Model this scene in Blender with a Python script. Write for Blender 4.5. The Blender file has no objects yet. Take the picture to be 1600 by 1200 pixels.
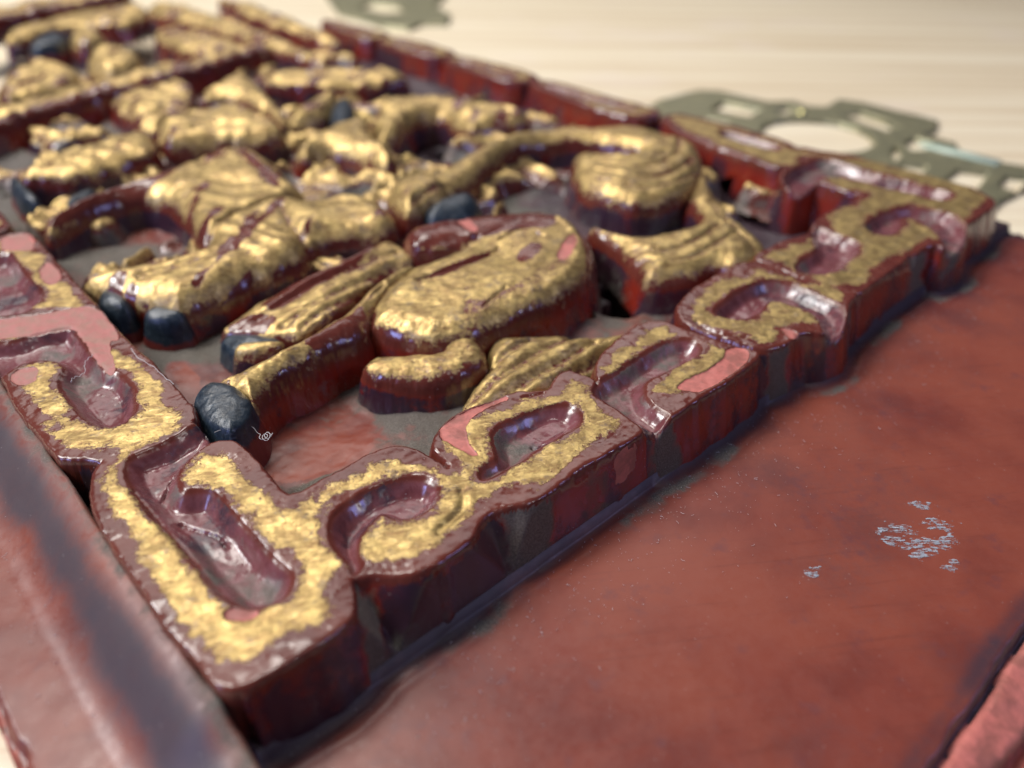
import bpy, math, random
import numpy as np

# ------------------------------------------------------------------ camera, world, lights
SC = bpy.context.scene
MM = 0.001
F_PX = 1230.0
CAM_H = 85.0                       # mm above the carved top face (z = 0)
ROT = np.array([[0.73482752, 0.38054891, -0.56143659],
                [-0.67811363, 0.42904668, -0.59672511],
                [0.01379942, 0.81920784, 0.57333071]])
from mathutils import Matrix, Vector
cam_d = bpy.data.cameras.new('camera'); cam = bpy.data.objects.new('camera', cam_d)
SC.collection.objects.link(cam); SC.camera = cam
cam_d.sensor_width = 36.0; cam_d.sensor_fit = 'HORIZONTAL'
cam_d.lens = 36.0 * F_PX / 1600.0
cam_d.clip_start = 0.005; cam_d.clip_end = 20.0
M4 = Matrix([list(ROT[i]) + [0.0] for i in range(3)] + [[0, 0, 0, 1]])
M4.translation = Vector((0, 0, CAM_H * MM))
cam.matrix_world = M4
cam_d.dof.use_dof = True
cam_d.dof.focus_distance = 0.137
cam_d.dof.aperture_fstop = cam_d.lens / 2.9

world = bpy.data.worlds.new('World'); SC.world = world; world.use_nodes = True
bg = world.node_tree.nodes['Background']
bg.inputs[0].default_value = (0.58, 0.60, 0.90, 1); bg.inputs[1].default_value = 0.065
SC.view_settings.view_transform = 'Standard'; SC.view_settings.look = 'None'
SC.view_settings.exposure = 0.12; SC.view_settings.gamma = 1.0
SC.view_settings.use_curve_mapping = False

def area(name, loc, target, size, size_y, power, col):
    l = bpy.data.lights.new(name, 'AREA'); l.shape = 'RECTANGLE'
    l.size = size; l.size_y = size_y; l.energy = power; l.color = col
    o = bpy.data.objects.new(name, l); SC.collection.objects.link(o)
    o.location = loc
    o.rotation_euler = (Vector(target) - Vector(loc)).to_track_quat('-Z', 'Y').to_euler()
    return o
CTR = (0.11, 0.12, 0.0)
area('window_far_light', (-0.95, 1.05, 1.45), CTR, 0.6, 0.6, 36.0, (1.0, 0.98, 0.96))
area('window_side_light', (0.95, 1.45, 1.25), CTR, 1.9, 0.75, 9.0, (1.0, 0.94, 0.90))
area('overhead_light', (0.02, 1.05, 1.75), CTR, 0.8, 0.7, 24.0, (1.0, 0.95, 0.88))
area('window_left_light', (-1.25, 0.25, 0.62), CTR, 0.25, 0.4, 6.5, (0.36, 0.44, 1.0))
area('ceiling_lamp_light', (0.30, -0.35, 1.4), CTR, 0.03, 0.03, 1.1, (1.0, 0.96, 0.92))
area('window_near_light', (0.80, -0.95, 0.72), CTR, 0.26, 0.26, 2.3, (0.36, 0.40, 1.0))
area('small_lamp_light', (0.55, -1.05, 0.80), CTR, 0.022, 0.03, 1.1, (1.0, 1.0, 1.0))

# ------------------------------------------------------------------ maths helpers (all in mm)
def at(px, py, z=0.0):
    d = ROT @ np.array([px - 800.0, -(py - 600.0), -F_PX])
    t = (z - CAM_H) / d[2]
    return (d[0] * t, d[1] * t)
def poly(pts, z=0.0):
    """traced outline -> points on the plane z of the panel; ('w',x,y) is already in mm"""
    return np.array([at(p[0], p[1], z) if len(p) == 2 else (p[1], p[2]) for p in pts], float)
def chaikin(P, n=2, closed=True):
    for _ in range(n):
        if closed:
            Q = np.roll(P, -1, 0)
            a = P * .78 + Q * .22; b = P * .22 + Q * .78
            P = np.empty((2 * len(a), 2)); P[0::2] = a; P[1::2] = b
        else:
            a = P[:-1] * .75 + P[1:] * .25; b = P[:-1] * .25 + P[1:] * .75
            R = np.empty((2 * len(a), P.shape[1])); R[0::2] = a; R[1::2] = b
            P = np.vstack([P[:1], R, P[-1:]])
    return P
def seg_dist(X, Y, A, B, cap=1e9):
    """distance to nearest of the segments A->B, X, Y flat arrays; segments culled by bbox"""
    if len(A) == 0: return np.full(X.shape, 99.0)
    if cap < 1e8:
        x0, x1, y0, y1 = X.min() - cap, X.max() + cap, Y.min() - cap, Y.max() + cap
        k = ((np.minimum(A[:, 0], B[:, 0]) < x1) & (np.maximum(A[:, 0], B[:, 0]) > x0)
             & (np.minimum(A[:, 1], B[:, 1]) < y1) & (np.maximum(A[:, 1], B[:, 1]) > y0))
        A = A[k]; B = B[k]
        if len(A) == 0: return np.full(X.shape, cap)
    out = np.full(X.shape, 1e9)
    D = B - A; L = (D ** 2).sum(1) + 1e-12
    for i in range(len(A)):
        rx = X - A[i, 0]; ry = Y - A[i, 1]
        t = np.clip((rx * D[i, 0] + ry * D[i, 1]) / L[i], 0, 1)
        d = (rx - t * D[i, 0]) ** 2 + (ry - t * D[i, 1]) ** 2
        np.minimum(out, d, out=out)
    return np.minimum(np.sqrt(out), cap)
def inside(X, Y, P):
    c = np.zeros(X.shape, bool)
    Q = np.roll(P, -1, 0)
    for (x0, y0), (x1, y1) in zip(P, Q):
        if y0 == y1: continue
        m = ((y0 > Y) != (y1 > Y))
        c ^= m & (X < (x1 - x0) * (Y - y0) / (y1 - y0) + x0)
    return c
def sdf(X, Y, P):
    d = seg_dist(X, Y, P, np.roll(P, -1, 0))
    return np.where(inside(X, Y, P), d, -d)
def tiles(X, Y, fn, n=48):
    out = np.zeros(X.shape)
    for i in range(0, X.shape[0], n):
        for j in range(0, X.shape[1], n):
            out[i:i + n, j:j + n] = fn(X[i:i + n, j:j + n], Y[i:i + n, j:j + n])
    return out
def hash2(i, j, s):
    v = np.sin(i * 127.1 + j * 311.7 + s * 74.7) * 43758.5453
    return v - np.floor(v)
def vnoise(X, Y, s=0):
    i = np.floor(X); j = np.floor(Y); u = X - i; v = Y - j
    u = u * u * (3 - 2 * u); v = v * v * (3 - 2 * v)
    a = hash2(i, j, s); b = hash2(i + 1, j, s); c = hash2(i, j + 1, s); d = hash2(i + 1, j + 1, s)
    return (a * (1 - u) + b * u) * (1 - v) + (c * (1 - u) + d * u) * v - .5
def fbm(X, Y, scale, s=0, o=3):
    r = 0; a = 1.0; f = 1.0 / scale
    for k in range(o):
        r = r + a * vnoise(X * f + 17.3 * k, Y * f - 9.1 * k, s + k); a *= .5; f *= 2.03
    return r
def sst(x):
    x = np.clip(x, 0, 1); return x * x * (3 - 2 * x)
def lin(P, closed=False):
    return (P, np.roll(P, -1, 0)) if closed else (P[:-1], P[1:])

# ------------------------------------------------------------------ object helpers
COL = SC.collection
def mesh_obj(name, V, Fq, mat, parent=None, attrs=None, smooth=True, n=4):
    """V in mm"""
    me = bpy.data.meshes.new(name)
    V = np.asarray(V, np.float32) * MM; Fq = np.asarray(Fq, np.int32)
    me.vertices.add(len(V)); me.vertices.foreach_set('co', V.ravel())
    me.loops.add(Fq.size); me.loops.foreach_set('vertex_index', Fq.ravel())
    me.polygons.add(len(Fq))
    me.polygons.foreach_set('loop_start', np.arange(0, Fq.size, Fq.shape[1], dtype=np.int32))
    me.polygons.foreach_set('loop_total', np.full(len(Fq), Fq.shape[1], np.int32))
    me.update(calc_edges=True)
    if smooth: me.polygons.foreach_set('use_smooth', np.ones(len(Fq), bool))
    for k, arr in (attrs or {}).items():
        at_ = me.attributes.new(k, 'FLOAT_COLOR', 'POINT')
        at_.data.foreach_set('color', np.asarray(arr, np.float32).ravel())
    me.materials.append(mat)
    o = bpy.data.objects.new(name, me); COL.objects.link(o)
    if parent: o.parent = parent
    return o
def grid_part(name, X, Y, Z, keep, mat, parent, paint, extra=None):
    """keep: bool per cell"""
    ny, nx = X.shape
    idx = np.arange(nx * ny).reshape(ny, nx)
    c = np.argwhere(keep)
    if len(c) == 0: return None
    i, j = c[:, 0], c[:, 1]
    Fq = np.stack([idx[i, j], idx[i, j + 1], idx[i + 1, j + 1], idx[i + 1, j]], 1)
    used = np.unique(Fq); remap = np.zeros(nx * ny, np.int32); remap[used] = np.arange(len(used))
    V = np.stack([X.ravel(), Y.ravel(), Z.ravel()], 1)[used]
    at_ = {'paint': paint.reshape(-1, 4)[used]}
    if extra is not None: at_['zone'] = extra.reshape(-1, 4)[used]
    return mesh_obj(name, V, remap[Fq], mat, parent, at_)
def tube(name, P, r, mat, parent=None, ns=5):
    P = np.asarray(P, float); T = np.gradient(P, axis=0); T /= np.linalg.norm(T, axis=1)[:, None] + 1e-9
    V = []; up = np.array([.13, .31, .94])
    for p, t in zip(P, T):
        a = np.cross(t, up); a /= np.linalg.norm(a) + 1e-9; b = np.cross(t, a)
        for k in range(ns):
            w = 2 * math.pi * k / ns; V.append(p + r * (a * math.cos(w) + b * math.sin(w)))
    Fq = [[i * ns + k, i * ns + (k + 1) % ns, (i + 1) * ns + (k + 1) % ns, (i + 1) * ns + k]
          for i in range(len(P) - 1) for k in range(ns)]
    return mesh_obj(name, V, Fq, mat, parent)
def thing(name, label, cat, loc=(0, 0, 0)):
    o = bpy.data.objects.new(name, None); COL.objects.link(o); o.location = loc
    o.empty_display_size = .02
    o['label'] = label; o['category'] = cat
    return o

# ------------------------------------------------------------------ materials
class NB:
    def __init__(s, name):
        s.m = bpy.data.materials.new(name); s.m.use_nodes = True; s.t = s.m.node_tree
        s.p = s.t.nodes['Principled BSDF']
        s.co = s.t.nodes.new('ShaderNodeTexCoord').outputs['Object']
        s.map = {}
    def n(s, typ, **kw):
        x = s.t.nodes.new(typ)
        for k, v in kw.items(): setattr(x, k, v)
        return x
    def l(s, a, b): s.t.links.new(a, b)
    def val(s, sock, v):
        if hasattr(v, 'is_linked') or hasattr(v, 'links'): s.l(v, sock)
        else: sock.default_value = v
    def coord(s, scale):
        key = tuple(scale)
        if key not in s.map:
            m = s.n('ShaderNodeMapping'); s.l(s.co, m.inputs[0]); m.inputs['Scale'].default_value = scale
            s.map[key] = m.outputs[0]
        return s.map[key]
    def rot(s, rz, scale):
        a = s.n('ShaderNodeMapping'); s.l(s.co, a.inputs[0]); a.inputs['Rotation'].default_value = (0, 0, rz)
        m = s.n('ShaderNodeMapping'); s.l(a.outputs[0], m.inputs[0]); m.inputs['Scale'].default_value = scale
        return m.outputs[0]
    def noise(s, size_mm, detail=4, rough=.55, vec=None, dist=0.0):
        x = s.n('ShaderNodeTexNoise'); x.inputs['Detail'].default_value = detail
        x.inputs['Roughness'].default_value = rough; x.inputs['Distortion'].default_value = dist
        x.inputs['Scale'].default_value = 1000.0 / size_mm if vec is None else 1.0
        s.l(vec if vec is not None else s.co, x.inputs['Vector'])
        return x.outputs[0]
    def math(s, op, a, b=0.0, c=None, clamp=False):
        x = s.n('ShaderNodeMath', operation=op); x.use_clamp = clamp
        s.val(x.inputs[0], a); s.val(x.inputs[1], b)
        if c is not None: s.val(x.inputs[2], c)
        return x.outputs[0]
    def ramp(s, v, lo, hi, a=0.0, b=1.0):
        x = s.n('ShaderNodeMapRange', interpolation_type='SMOOTHSTEP')
        s.val(x.inputs[0], v); s.val(x.inputs[1], lo); s.val(x.inputs[2], hi)
        s.val(x.inputs[3], a); s.val(x.inputs[4], b); return x.outputs[0]
    def mix(s, f, a, b):
        x = s.n('ShaderNodeMix', data_type='RGBA')
        s.val(x.inputs[0], f)
        for k, v in ((6, a), (7, b)):
            if isinstance(v, tuple): x.inputs[k].default_value = v + (1,)
            else: s.l(v, x.inputs[k])
        return x.outputs[2]
    def mixf(s, f, a, b):
        x = s.n('ShaderNodeMix', data_type='FLOAT')
        s.val(x.inputs[0], f); s.val(x.inputs[2], a); s.val(x.inputs[3], b); return x.outputs[0]
    def bump(s, h, dist_mm, strength=1.0, prev=None):
        x = s.n('ShaderNodeBump'); x.inputs['Strength'].default_value = strength
        x.inputs['Distance'].default_value = dist_mm * MM; s.l(h, x.inputs['Height'])
        if prev is not None: s.l(prev, x.inputs['Normal'])
        return x.outputs[0]
    def attr(s, name):
        a = s.n('ShaderNodeAttribute', attribute_name=name)
        sp = s.n('ShaderNodeSeparateColor'); s.l(a.outputs['Color'], sp.inputs[0])
        return sp.outputs[0], sp.outputs[1], sp.outputs[2], a.outputs['Alpha']

def lacquer(name, base=(.120, .028, .018), base2=(.085, .017, .012), rough=.18, apron=False):
    b = NB(name)
    gold, bare, dust, dark = b.attr('paint')
    n1 = b.noise(1.6, 7, .68); n2 = b.noise(.45, 4, .6); n3 = b.noise(9, 4, .55); n4 = b.noise(3.2, 6, .66, dist=.6)
    streak = b.noise(0, 5, .6, vec=b.rot(.5, (330, 1150, 900)), dist=.8)
    # lacquer body
    c = b.mix(b.ramp(n3, .35, .68), base, base2)
    side, rec, _, _ = b.attr('zone')
    c = b.mix(b.math('MULTIPLY', side, b.ramp(n3, .25, .5)), c, (.19, .017, .008))
    c = b.mix(rec, c, b.mix(b.ramp(n4, .35, .62), (.17, .060, .066), (.12, .034, .036)))
    if apron:
        c = b.mix(b.ramp(b.noise(34, 3, .5), .40, .62), c, (.20, .050, .030))
        c = b.mix(b.ramp(b.noise(0, 5, .6, vec=b.rot(.6, (60, 900, 900))), .52, .75, 0, .35), c, (.11, .028, .02))
        c = b.mix(b.ramp(b.noise(5, 5, .6), .56, .76, 0, .55), c, (.10, .035, .04))
    # gilding
    gs = b.math('ADD', gold, b.math('MULTIPLY', b.math('SUBTRACT', n1, .5), 1.5))
    gs = b.math('ADD', gs, b.math('MULTIPLY', b.math('SUBTRACT', streak, .5), .5))
    gm = b.ramp(gs, .41, .66, 0, .92)
    speck = b.ramp(n2, .32, .46)
    gm = b.math('MULTIPLY', gm, b.math('MAXIMUM', speck, b.ramp(gs, .62, .9)))
    gcol = b.mix(b.ramp(n4, .36, .60), (.60, .44, .165), (.31, .21, .08))
    gcol = b.mix(b.ramp(b.noise(3.4, 7, .72), .53, .68, 0, .8), gcol, (.15, .115, .10))
    gcol = b.mix(b.ramp(b.noise(.5, 5, .75), .56, .70, 0, .6), gcol, (.16, .10, .06))
    gcol = b.mix(b.ramp(streak, .52, .68, 0, .6), gcol, (.74, .55, .23))
    gcol = b.mix(b.ramp(streak, .45, .33, 0, .5), gcol, (.19, .085, .04))
    # bare pink ground coat where lacquer chipped away
    bs = b.ramp(b.math('ADD', bare, b.math('MULTIPLY', b.math('SUBTRACT', n2, .5), .35)), .47, .53)
    bcol = b.mix(b.ramp(n1, .3, .7), (.46, .135, .11), (.34, .10, .08))
    bcol = b.mix(b.ramp(b.noise(6, 6, .65, dist=.5), .46, .62, 0, .8), bcol, (.20, .065, .048))
    bcol = b.mix(dust, bcol, b.mix(b.ramp(n4, .35, .6), (.27, .135, .10), (.34, .115, .10)))
    # dust / dark channel: grime and painted shade
    ds = b.math('ADD', dust, b.math('MULTIPLY', b.math('SUBTRACT', n4, .5), 1.1))
    dm = b.ramp(ds, .35, .85, 0, .9)
    fuzz = b.noise(.25, 3, .7)
    dcol = b.mix(b.ramp(fuzz, .4, .66), (.052, .050, .040), (.135, .128, .105))
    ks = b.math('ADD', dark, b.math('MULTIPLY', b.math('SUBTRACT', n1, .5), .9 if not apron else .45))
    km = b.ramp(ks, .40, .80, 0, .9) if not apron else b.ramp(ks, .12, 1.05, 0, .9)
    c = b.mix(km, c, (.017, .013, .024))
    c = b.mix(dm, c, dcol)
    c = b.mix(gm, c, gcol)
    c = b.mix(bs, c, bcol)
    # fine pale specks of dust lying on everything
    v = b.n('ShaderNodeTexVoronoi'); v.inputs['Scale'].default_value = 1000 / 1.1; b.l(b.co, v.inputs['Vector'])
    sp = b.math('MULTIPLY', b.ramp(v.outputs['Distance'], .05, .11, 1, 0), b.ramp(b.noise(4.0, 3, .6), .50, .62))
    sp = b.math('MULTIPLY', sp, .7 if not apron else .4)
    c = b.mix(sp, c, (.45, .40, .38))
    b.l(c, b.p.inputs['Base Color'])
    b.l(b.math('MULTIPLY', gm, b.math('SUBTRACT', .80, bs, clamp=True)), b.p.inputs['Metallic'])
    r = b.mixf(b.ramp(n1, .3, .7), rough - .03, rough + .10)
    r = b.mixf(km, r, .30 if not apron else .52)
    r = b.mixf(dm, r, .85)
    r = b.mixf(gm, r, b.mixf(b.ramp(n2, .3, .7), .36, .54))
    r = b.mixf(bs, r, .62)
    b.l(r, b.p.inputs['Roughness'])
    scr = b.noise(0, 4, .65, vec=b.rot(.9, (350, 3800, 1500)))
    pit = b.ramp(b.noise(.7, 6, .75), .30, .46)
    h = b.math('ADD', b.math('MULTIPLY', n1, b.mixf(gm, .16, .24)), b.math('MULTIPLY', gm, .10))
    h = b.math('ADD', h, b.math('MULTIPLY', b.math('MULTIPLY', pit, gm), .45))
    h = b.math('ADD', h, b.math('MULTIPLY', b.math('MULTIPLY', scr, gm), .35))
    h = b.math('ADD', h, b.math('MULTIPLY', b.math('MULTIPLY', n2, gm), .5))
    h = b.math('ADD', h, b.math('MULTIPLY', b.math('MULTIPLY', fuzz, dm), .7))
    h = b.math('SUBTRACT', h, b.math('MULTIPLY', bs, .5))
    n = b.bump(h, .09 if not apron else .035, .8)
    n = b.bump(n3, .3 if not apron else .2, .5, n)
    b.l(n, b.p.inputs['Normal'])
    b.p.inputs['Specular IOR Level'].default_value = .6 if not apron else .5
    return b.m
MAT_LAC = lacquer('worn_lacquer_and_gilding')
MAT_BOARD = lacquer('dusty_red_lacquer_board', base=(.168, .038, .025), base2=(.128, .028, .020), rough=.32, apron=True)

def blue_paint():
    b = NB('dark_blue_paint')
    n1 = b.noise(1.3, 6, .65); n2 = b.noise(.35, 4, .6); st = b.noise(0, 4, .6, vec=b.rot(.4, (300, 1600, 900)))
    c = b.mix(b.ramp(n1, .3, .7), (.008, .014, .022), (.020, .034, .050))
    c = b.mix(b.ramp(n1, .62, .70, 0, .8), c, (.16, .16, .14))
    c = b.mix(b.ramp(st, .62, .75, 0, .5), c, (.12, .15, .18))
    edge, _, dust, _ = b.attr('paint')
    c = b.mix(b.ramp(b.math('ADD', edge, b.math('MULTIPLY', b.math('SUBTRACT', n1, .5), .5)), .45, .6), c, (.13, .02, .016))
    b.l(c, b.p.inputs['Base Color']); b.l(b.mixf(n1, .2, .45), b.p.inputs['Roughness'])
    b.l(b.bump(b.math('ADD', n1, b.math('MULTIPLY', n2, .4)), .15, .9), b.p.inputs['Normal'])
    return b.m
MAT_BLUE = blue_paint()

def brass():
    b = NB('tarnished_brass')
    n1 = b.noise(6, 6, .6); n2 = b.noise(.8, 5, .6)
    c = b.mix(b.ramp(n1, .35, .65), (.28, .26, .15), (.20, .195, .12))
    c = b.mix(b.ramp(n1, .62, .72), c, (.40, .33, .16))
    b.l(c, b.p.inputs['Base Color']); b.p.inputs['Metallic'].default_value = .55
    b.l(b.mixf(n2, .35, .55), b.p.inputs['Roughness'])
    b.l(b.bump(n2, .12, .8), b.p.inputs['Normal'])
    return b.m
MAT_BRASS = brass()

def gilt():
    b = NB('bright_brass'); n = b.noise(.6, 4)
    b.l(b.mix(n, (.75, .68, .28), (.5, .45, .2)), b.p.inputs['Base Color']); b.p.inputs['Metallic'].default_value = .9; b.p.inputs['Roughness'].default_value = .25
    return b.m
MAT_GILT = gilt()
def wood():
    b = NB('pale_pine_table')
    ang = math.radians(42.7)
    g = b.noise(0, 6, .6, vec=b.rot(ang, (3.2, 130, 130)), dist=.25)
    g2 = b.noise(0, 5, .6, vec=b.rot(ang, (9, 560, 500)))
    c = b.mix(b.ramp(g, .30, .72), (.82, .74, .56), (.62, .50, .33))
    c = b.mix(b.ramp(g2, .50, .78, 0, .45), c, (.45, .31, .18))
    c = b.mix(b.ramp(b.noise(60, 4, .5), .55, .7, 0, .35), c, (.74, .64, .54))
    b.l(c, b.p.inputs['Base Color']); b.p.inputs['Roughness'].default_value = .5
    b.l(b.bump(b.math('ADD', g, g2), .1, .5), b.p.inputs['Normal'])
    return b.m
MAT_WOOD = wood()
def plain(name, col, rough):
    b = NB(name); n = b.noise(.5, 4)
    b.l(b.mix(n, col, tuple(c * .75 for c in col)), b.p.inputs['Base Color']); b.p.inputs['Roughness'].default_value = rough
    return b.m
MAT_BAR_HIGHLIGHT = plain('brass_bar_painted_highlight', (.42, .52, .42), .35)  # paler green puts the bar's highlight into its colour
MAT_LINT = plain('pale_lint', (.62, .60, .60), .8)
def smear_mat():
    b = NB('dried_pale_blue_paint')
    n = b.noise(.9, 7, .8); st = b.noise(0, 5, .7, vec=b.rot(.75, (600, 2600, 2000)))
    b.l(b.mix(b.ramp(n, .35, .65), (.46, .54, .60), (.22, .25, .30)), b.p.inputs['Base Color'])
    b.p.inputs['Roughness'].default_value = .7
    b.l(b.ramp(b.math('ADD', b.math('MULTIPLY', n, .5), b.math('MULTIPLY', st, .5)), .465, .56, 0, .85), b.p.inputs['Alpha'])
    return b.m
MAT_SMEAR = smear_mat()

# ------------------------------------------------------------------ the key-fret border: outlines traced on the top face
FRETS = {}
FRETS['corner'] = [(150,722),(141,742),(137,762),(139,790),(160,836),(200,893),(230,937),(256,980),(290,1017),(320,1050),
    (345,1078),(362,1082),(385,1074),(415,1060),(465,1031),(515,1000),(548,974),(556,955),(554,915),(556,900),(545,880),(520,850),(510,820),
    (500,790),(470,770),(445,768),(412,727),(387,700),(367,687),(345,687),(325,692),(322,676),(308,655),(270,664),(235,680),(200,700),(182,706)]
FRETS['left_low'] = [('w',12.8,152),(5,595),(12,618),(30,645),(55,675),(82,712),(96,717),(140,718),(160,724),(200,712),(250,692),(303,664),
    (309,642),(287,613),(262,588),(232,556),(200,530),(180,506),(160,483),(148,477),(120,474),(87,479),(50,490),(0,493),(-50,505),('w',12.8,176)]
FRETS['left_high'] = [('w',12.8,181),(0,492),(50,492),(100,478),(160,482),(140,463),(107,425),(82,398),(50,360),(25,360),(0,368),(-40,380),('w',12.8,215)]
FRETS['left_far'] = [('w',12.8,222),('w',12.8,262),('w',34,262),('w',36,240),('w',34,222)]
FRETS['second'] = [(445,768),(472,764),(505,746),(545,724),(585,704),(610,696),(632,695),(655,701),(680,713),(702,730),(730,748),
    (766,778),(768,800),(752,814),(744,838),(726,855),(707,870),(685,885),(650,898),(612,904),(580,899),(560,905),(550,905),(535,885),(508,855),(480,800)]
FRETS['third'] = [(684,666),(700,652),(720,641),(760,626),(792,614),(812,608),(835,609),(856,608),(864,592),(876,580),(895,576),(907,583),
    (920,587),(933,593),(939,607),(950,622),(972,637),(1007,661),(1008,671),(995,683),(960,702),(910,732),(872,760),(832,788),(795,792),(768,802),
    (756,806),(736,788),(718,752),(698,724),(670,702),(674,684)]
FRETS['fourth'] = [(925,580),(937,553),(962,528),(990,509),(1012,500),(1040,500),(1065,510),(1105,525),(1145,539),(1178,545),(1188,552),(1186,562),
    (1162,580),(1130,603),(1105,617),(1090,627),(1075,637),(1056,648),(1035,662),(1020,664),(1004,662),(972,637),(950,622),(938,605)]
FRETS['fifth'] = [(1055,480),(1067,459),(1102,436),(1140,417),(1163,408),(1185,406),(1215,416),(1245,432),(1290,438),(1325,452),(1343,460),
    (1328,476),(1326,496),(1317,510),(1290,521),(1268,518),(1250,523),(1236,535),(1215,543),(1200,547),(1185,545),(1145,532),(1090,515),(1060,500)]
FRETS['sixth'] = [(1178,404),(1180,396),(1196,389),(1220,376),(1252,366),(1272,356),(1300,360),(1335,368),(1370,378),(1400,388),(1424,396),(1420,403),
    (1392,423),(1365,444),(1343,460),(1325,452),(1290,440),(1248,432),(1215,416)]
FRETS['end'] = [(1267,356),(1275,341),(1300,326),(1340,311),(1346,303),(1320,297),(1296,289),(1276,282),(1250,296),(1228,292),(1215,276),(1222,264),(1245,252),
    (1262,250),(1240,238),(1250,226),(1278,234),(1325,239),(1400,256),(1475,276),(1525,294),(1558,311),(1558,320),(1545,330),(1513,350),(1514,368),(1495,382),(1476,389),
    (1463,382),(1444,388),(1430,398),(1415,396),(1370,378),(1335,369),(1300,361)]
FRETS['far_one'] = [(1262,250),(1222,266),(1160,243),(1110,226),(1062,206),(1040,192),(1030,182),(1060,176),(1085,183),(1110,186),(1185,205),(1250,226)]
RECESS = [
    [(197,716),(240,698),(300,668),(318,650),(335,662),(330,688),(307,704),(284,728),(277,748),(285,768),(310,763),(335,765),(358,792),(390,828),(430,873),
     (454,892),(456,907),(445,930),(425,943),(395,950),(372,946),(350,931),(324,903),(304,876),(274,838),(254,820),(229,790),(206,762),(196,740)],
    [(-60,540),(0,533),(20,532),(50,522),(103,509),(114,511),(126,530),(150,563),(170,582),(184,581),(204,600),(212,622),(211,642),(199,657),(175,667),(150,665),
     (130,651),(107,625),(93,603),(91,590),(102,578),(99,571),(82,562),(60,561),(32,567),(12,580),(0,590),(-60,600)],
    [(-60,400),(0,395),(20,395),(38,425),(67,457),(61,472),(37,489),(0,491),(-60,500)],
    [(519,806),(540,784),(570,766),(602,751),(640,743),(670,745),(685,758),(687,773),(676,790),(655,804),(632,810),(612,807),(597,799),(583,812),(567,830),
     (560,848),(562,868),(566,884),(552,898),(543,880),(530,866),(518,842),(514,822)],
    [(767,678),(780,665),(810,649),(845,634),(872,629),(897,635),(911,648),(910,658),(899,667),(872,681),(835,703),(810,720),(785,735),(765,745),(750,748),(748,735),
     (762,722),(776,716),(771,700)],
    [(925,612),(936,594),(955,586),(980,567),(1010,547),(1040,531),(1070,527),(1092,536),(1096,547),(1078,561),(1050,575),(1022,587),(1007,599),(1009,618),(1022,634),
     (1050,650),(1045,672),(1022,690),(1005,665),(968,640),(945,628)],
    [(1114,481),(1135,466),(1160,449),(1190,437),(1215,435),(1252,446),(1277,461),(1310,474),(1326,492),(1330,512),(1296,530),(1286,515),(1281,498),(1265,487),(1235,474),
     (1203,467),(1197,480),(1180,490),(1160,497),(1140,497),(1120,491)],
    [(1241,416),(1253,404),(1281,387),(1266,362),(1276,350),(1302,364),(1341,376),(1347,389),(1328,405),(1315,417),(1295,427),(1265,428),(1246,423)],
    [(1222,287),(1229,268),(1270,249),(1290,246),(1350,265),(1425,284),(1486,300),(1487,308),(1465,312),(1425,302),(1375,291),(1320,277),(1282,277),(1273,288),(1250,303)],
    [(1350,356),(1360,341),(1385,327),(1420,319),(1450,324),(1487,334),(1510,351),(1516,380),(1480,398),(1471,372),(1455,355),(1430,342),(1407,337),(1413,353),(1395,366),(1372,366)],
    [(1122,206),(1128,203),(1160,210),(1215,225),(1222,233),(1212,234),(1160,221),(1130,212)],
]
for k, (name, lo, hi) in enumerate((('a', 183, 246), ('b', 249, 302), ('c', 306, 352), ('d', 356, 410))):
    j = 2.0 * ((k * 7) % 3 - 1)
    FRETS['far_' + name] = [('w', 233 + j, lo), ('w', 231, (lo + hi) / 2), ('w', 235 - j, hi), ('w', 246, hi + 3), ('w', 250 + j, (lo + hi) / 2), ('w', 249, lo - 3)]
    RECESS.append([('w', 238, lo + 8), ('w', 237, hi - 9), ('w', 242, hi - 7), ('w', 243, lo + 7)])
# bare patches where the lacquer has chipped off the top face
BARE = [
    [(702,655),(720,645),(760,630),(790,617),(797,622),(768,632),(745,645),(730,660),(728,680),(735,698),(748,710),(738,712),(712,700),(686,682),(685,669)],
    [(1055,605),(1075,590),(1110,575),(1130,560),(1136,544),(1158,541),(1172,550),(1168,563),(1155,576),(1125,597),(1095,612),(1078,612)],
    [(14,588),(30,576),(55,572),(61,580),(55,594),(36,603),(20,598)],
    [(60,492),(105,480),(150,478),(175,505),(188,530),(168,533),(182,580),(168,582),(150,562),(128,528),(112,508),(60,520),(20,528),(-20,528),(-20,500)],
    [(0,370),(40,362),(55,372),(50,390),(20,392),(0,390)],[(60,420),(75,405),(98,430),(85,448),(64,440)],
    [(350,952),(352,965),(375,968),(400,962),(402,950),(372,950)],
    [(1218,512),(1235,515),(1250,523),(1236,530),(1228,524)],
]
NOGOLD = [[(1090,640),(1030,655),(1000,610),(1080,620)], [(-20,500),(60,480),(165,480),(190,528),(160,560),(110,505),(0,530)],
    [(835,775),(930,718),(1000,680),(990,662),(930,700),(870,740)],[(560,905),(700,882),(745,840),(730,815),(690,862),(600,886)]]
WALLCHIP = [(952,704),(998,682),(1002,696),(990,722),(966,740),(955,728)]
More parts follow.
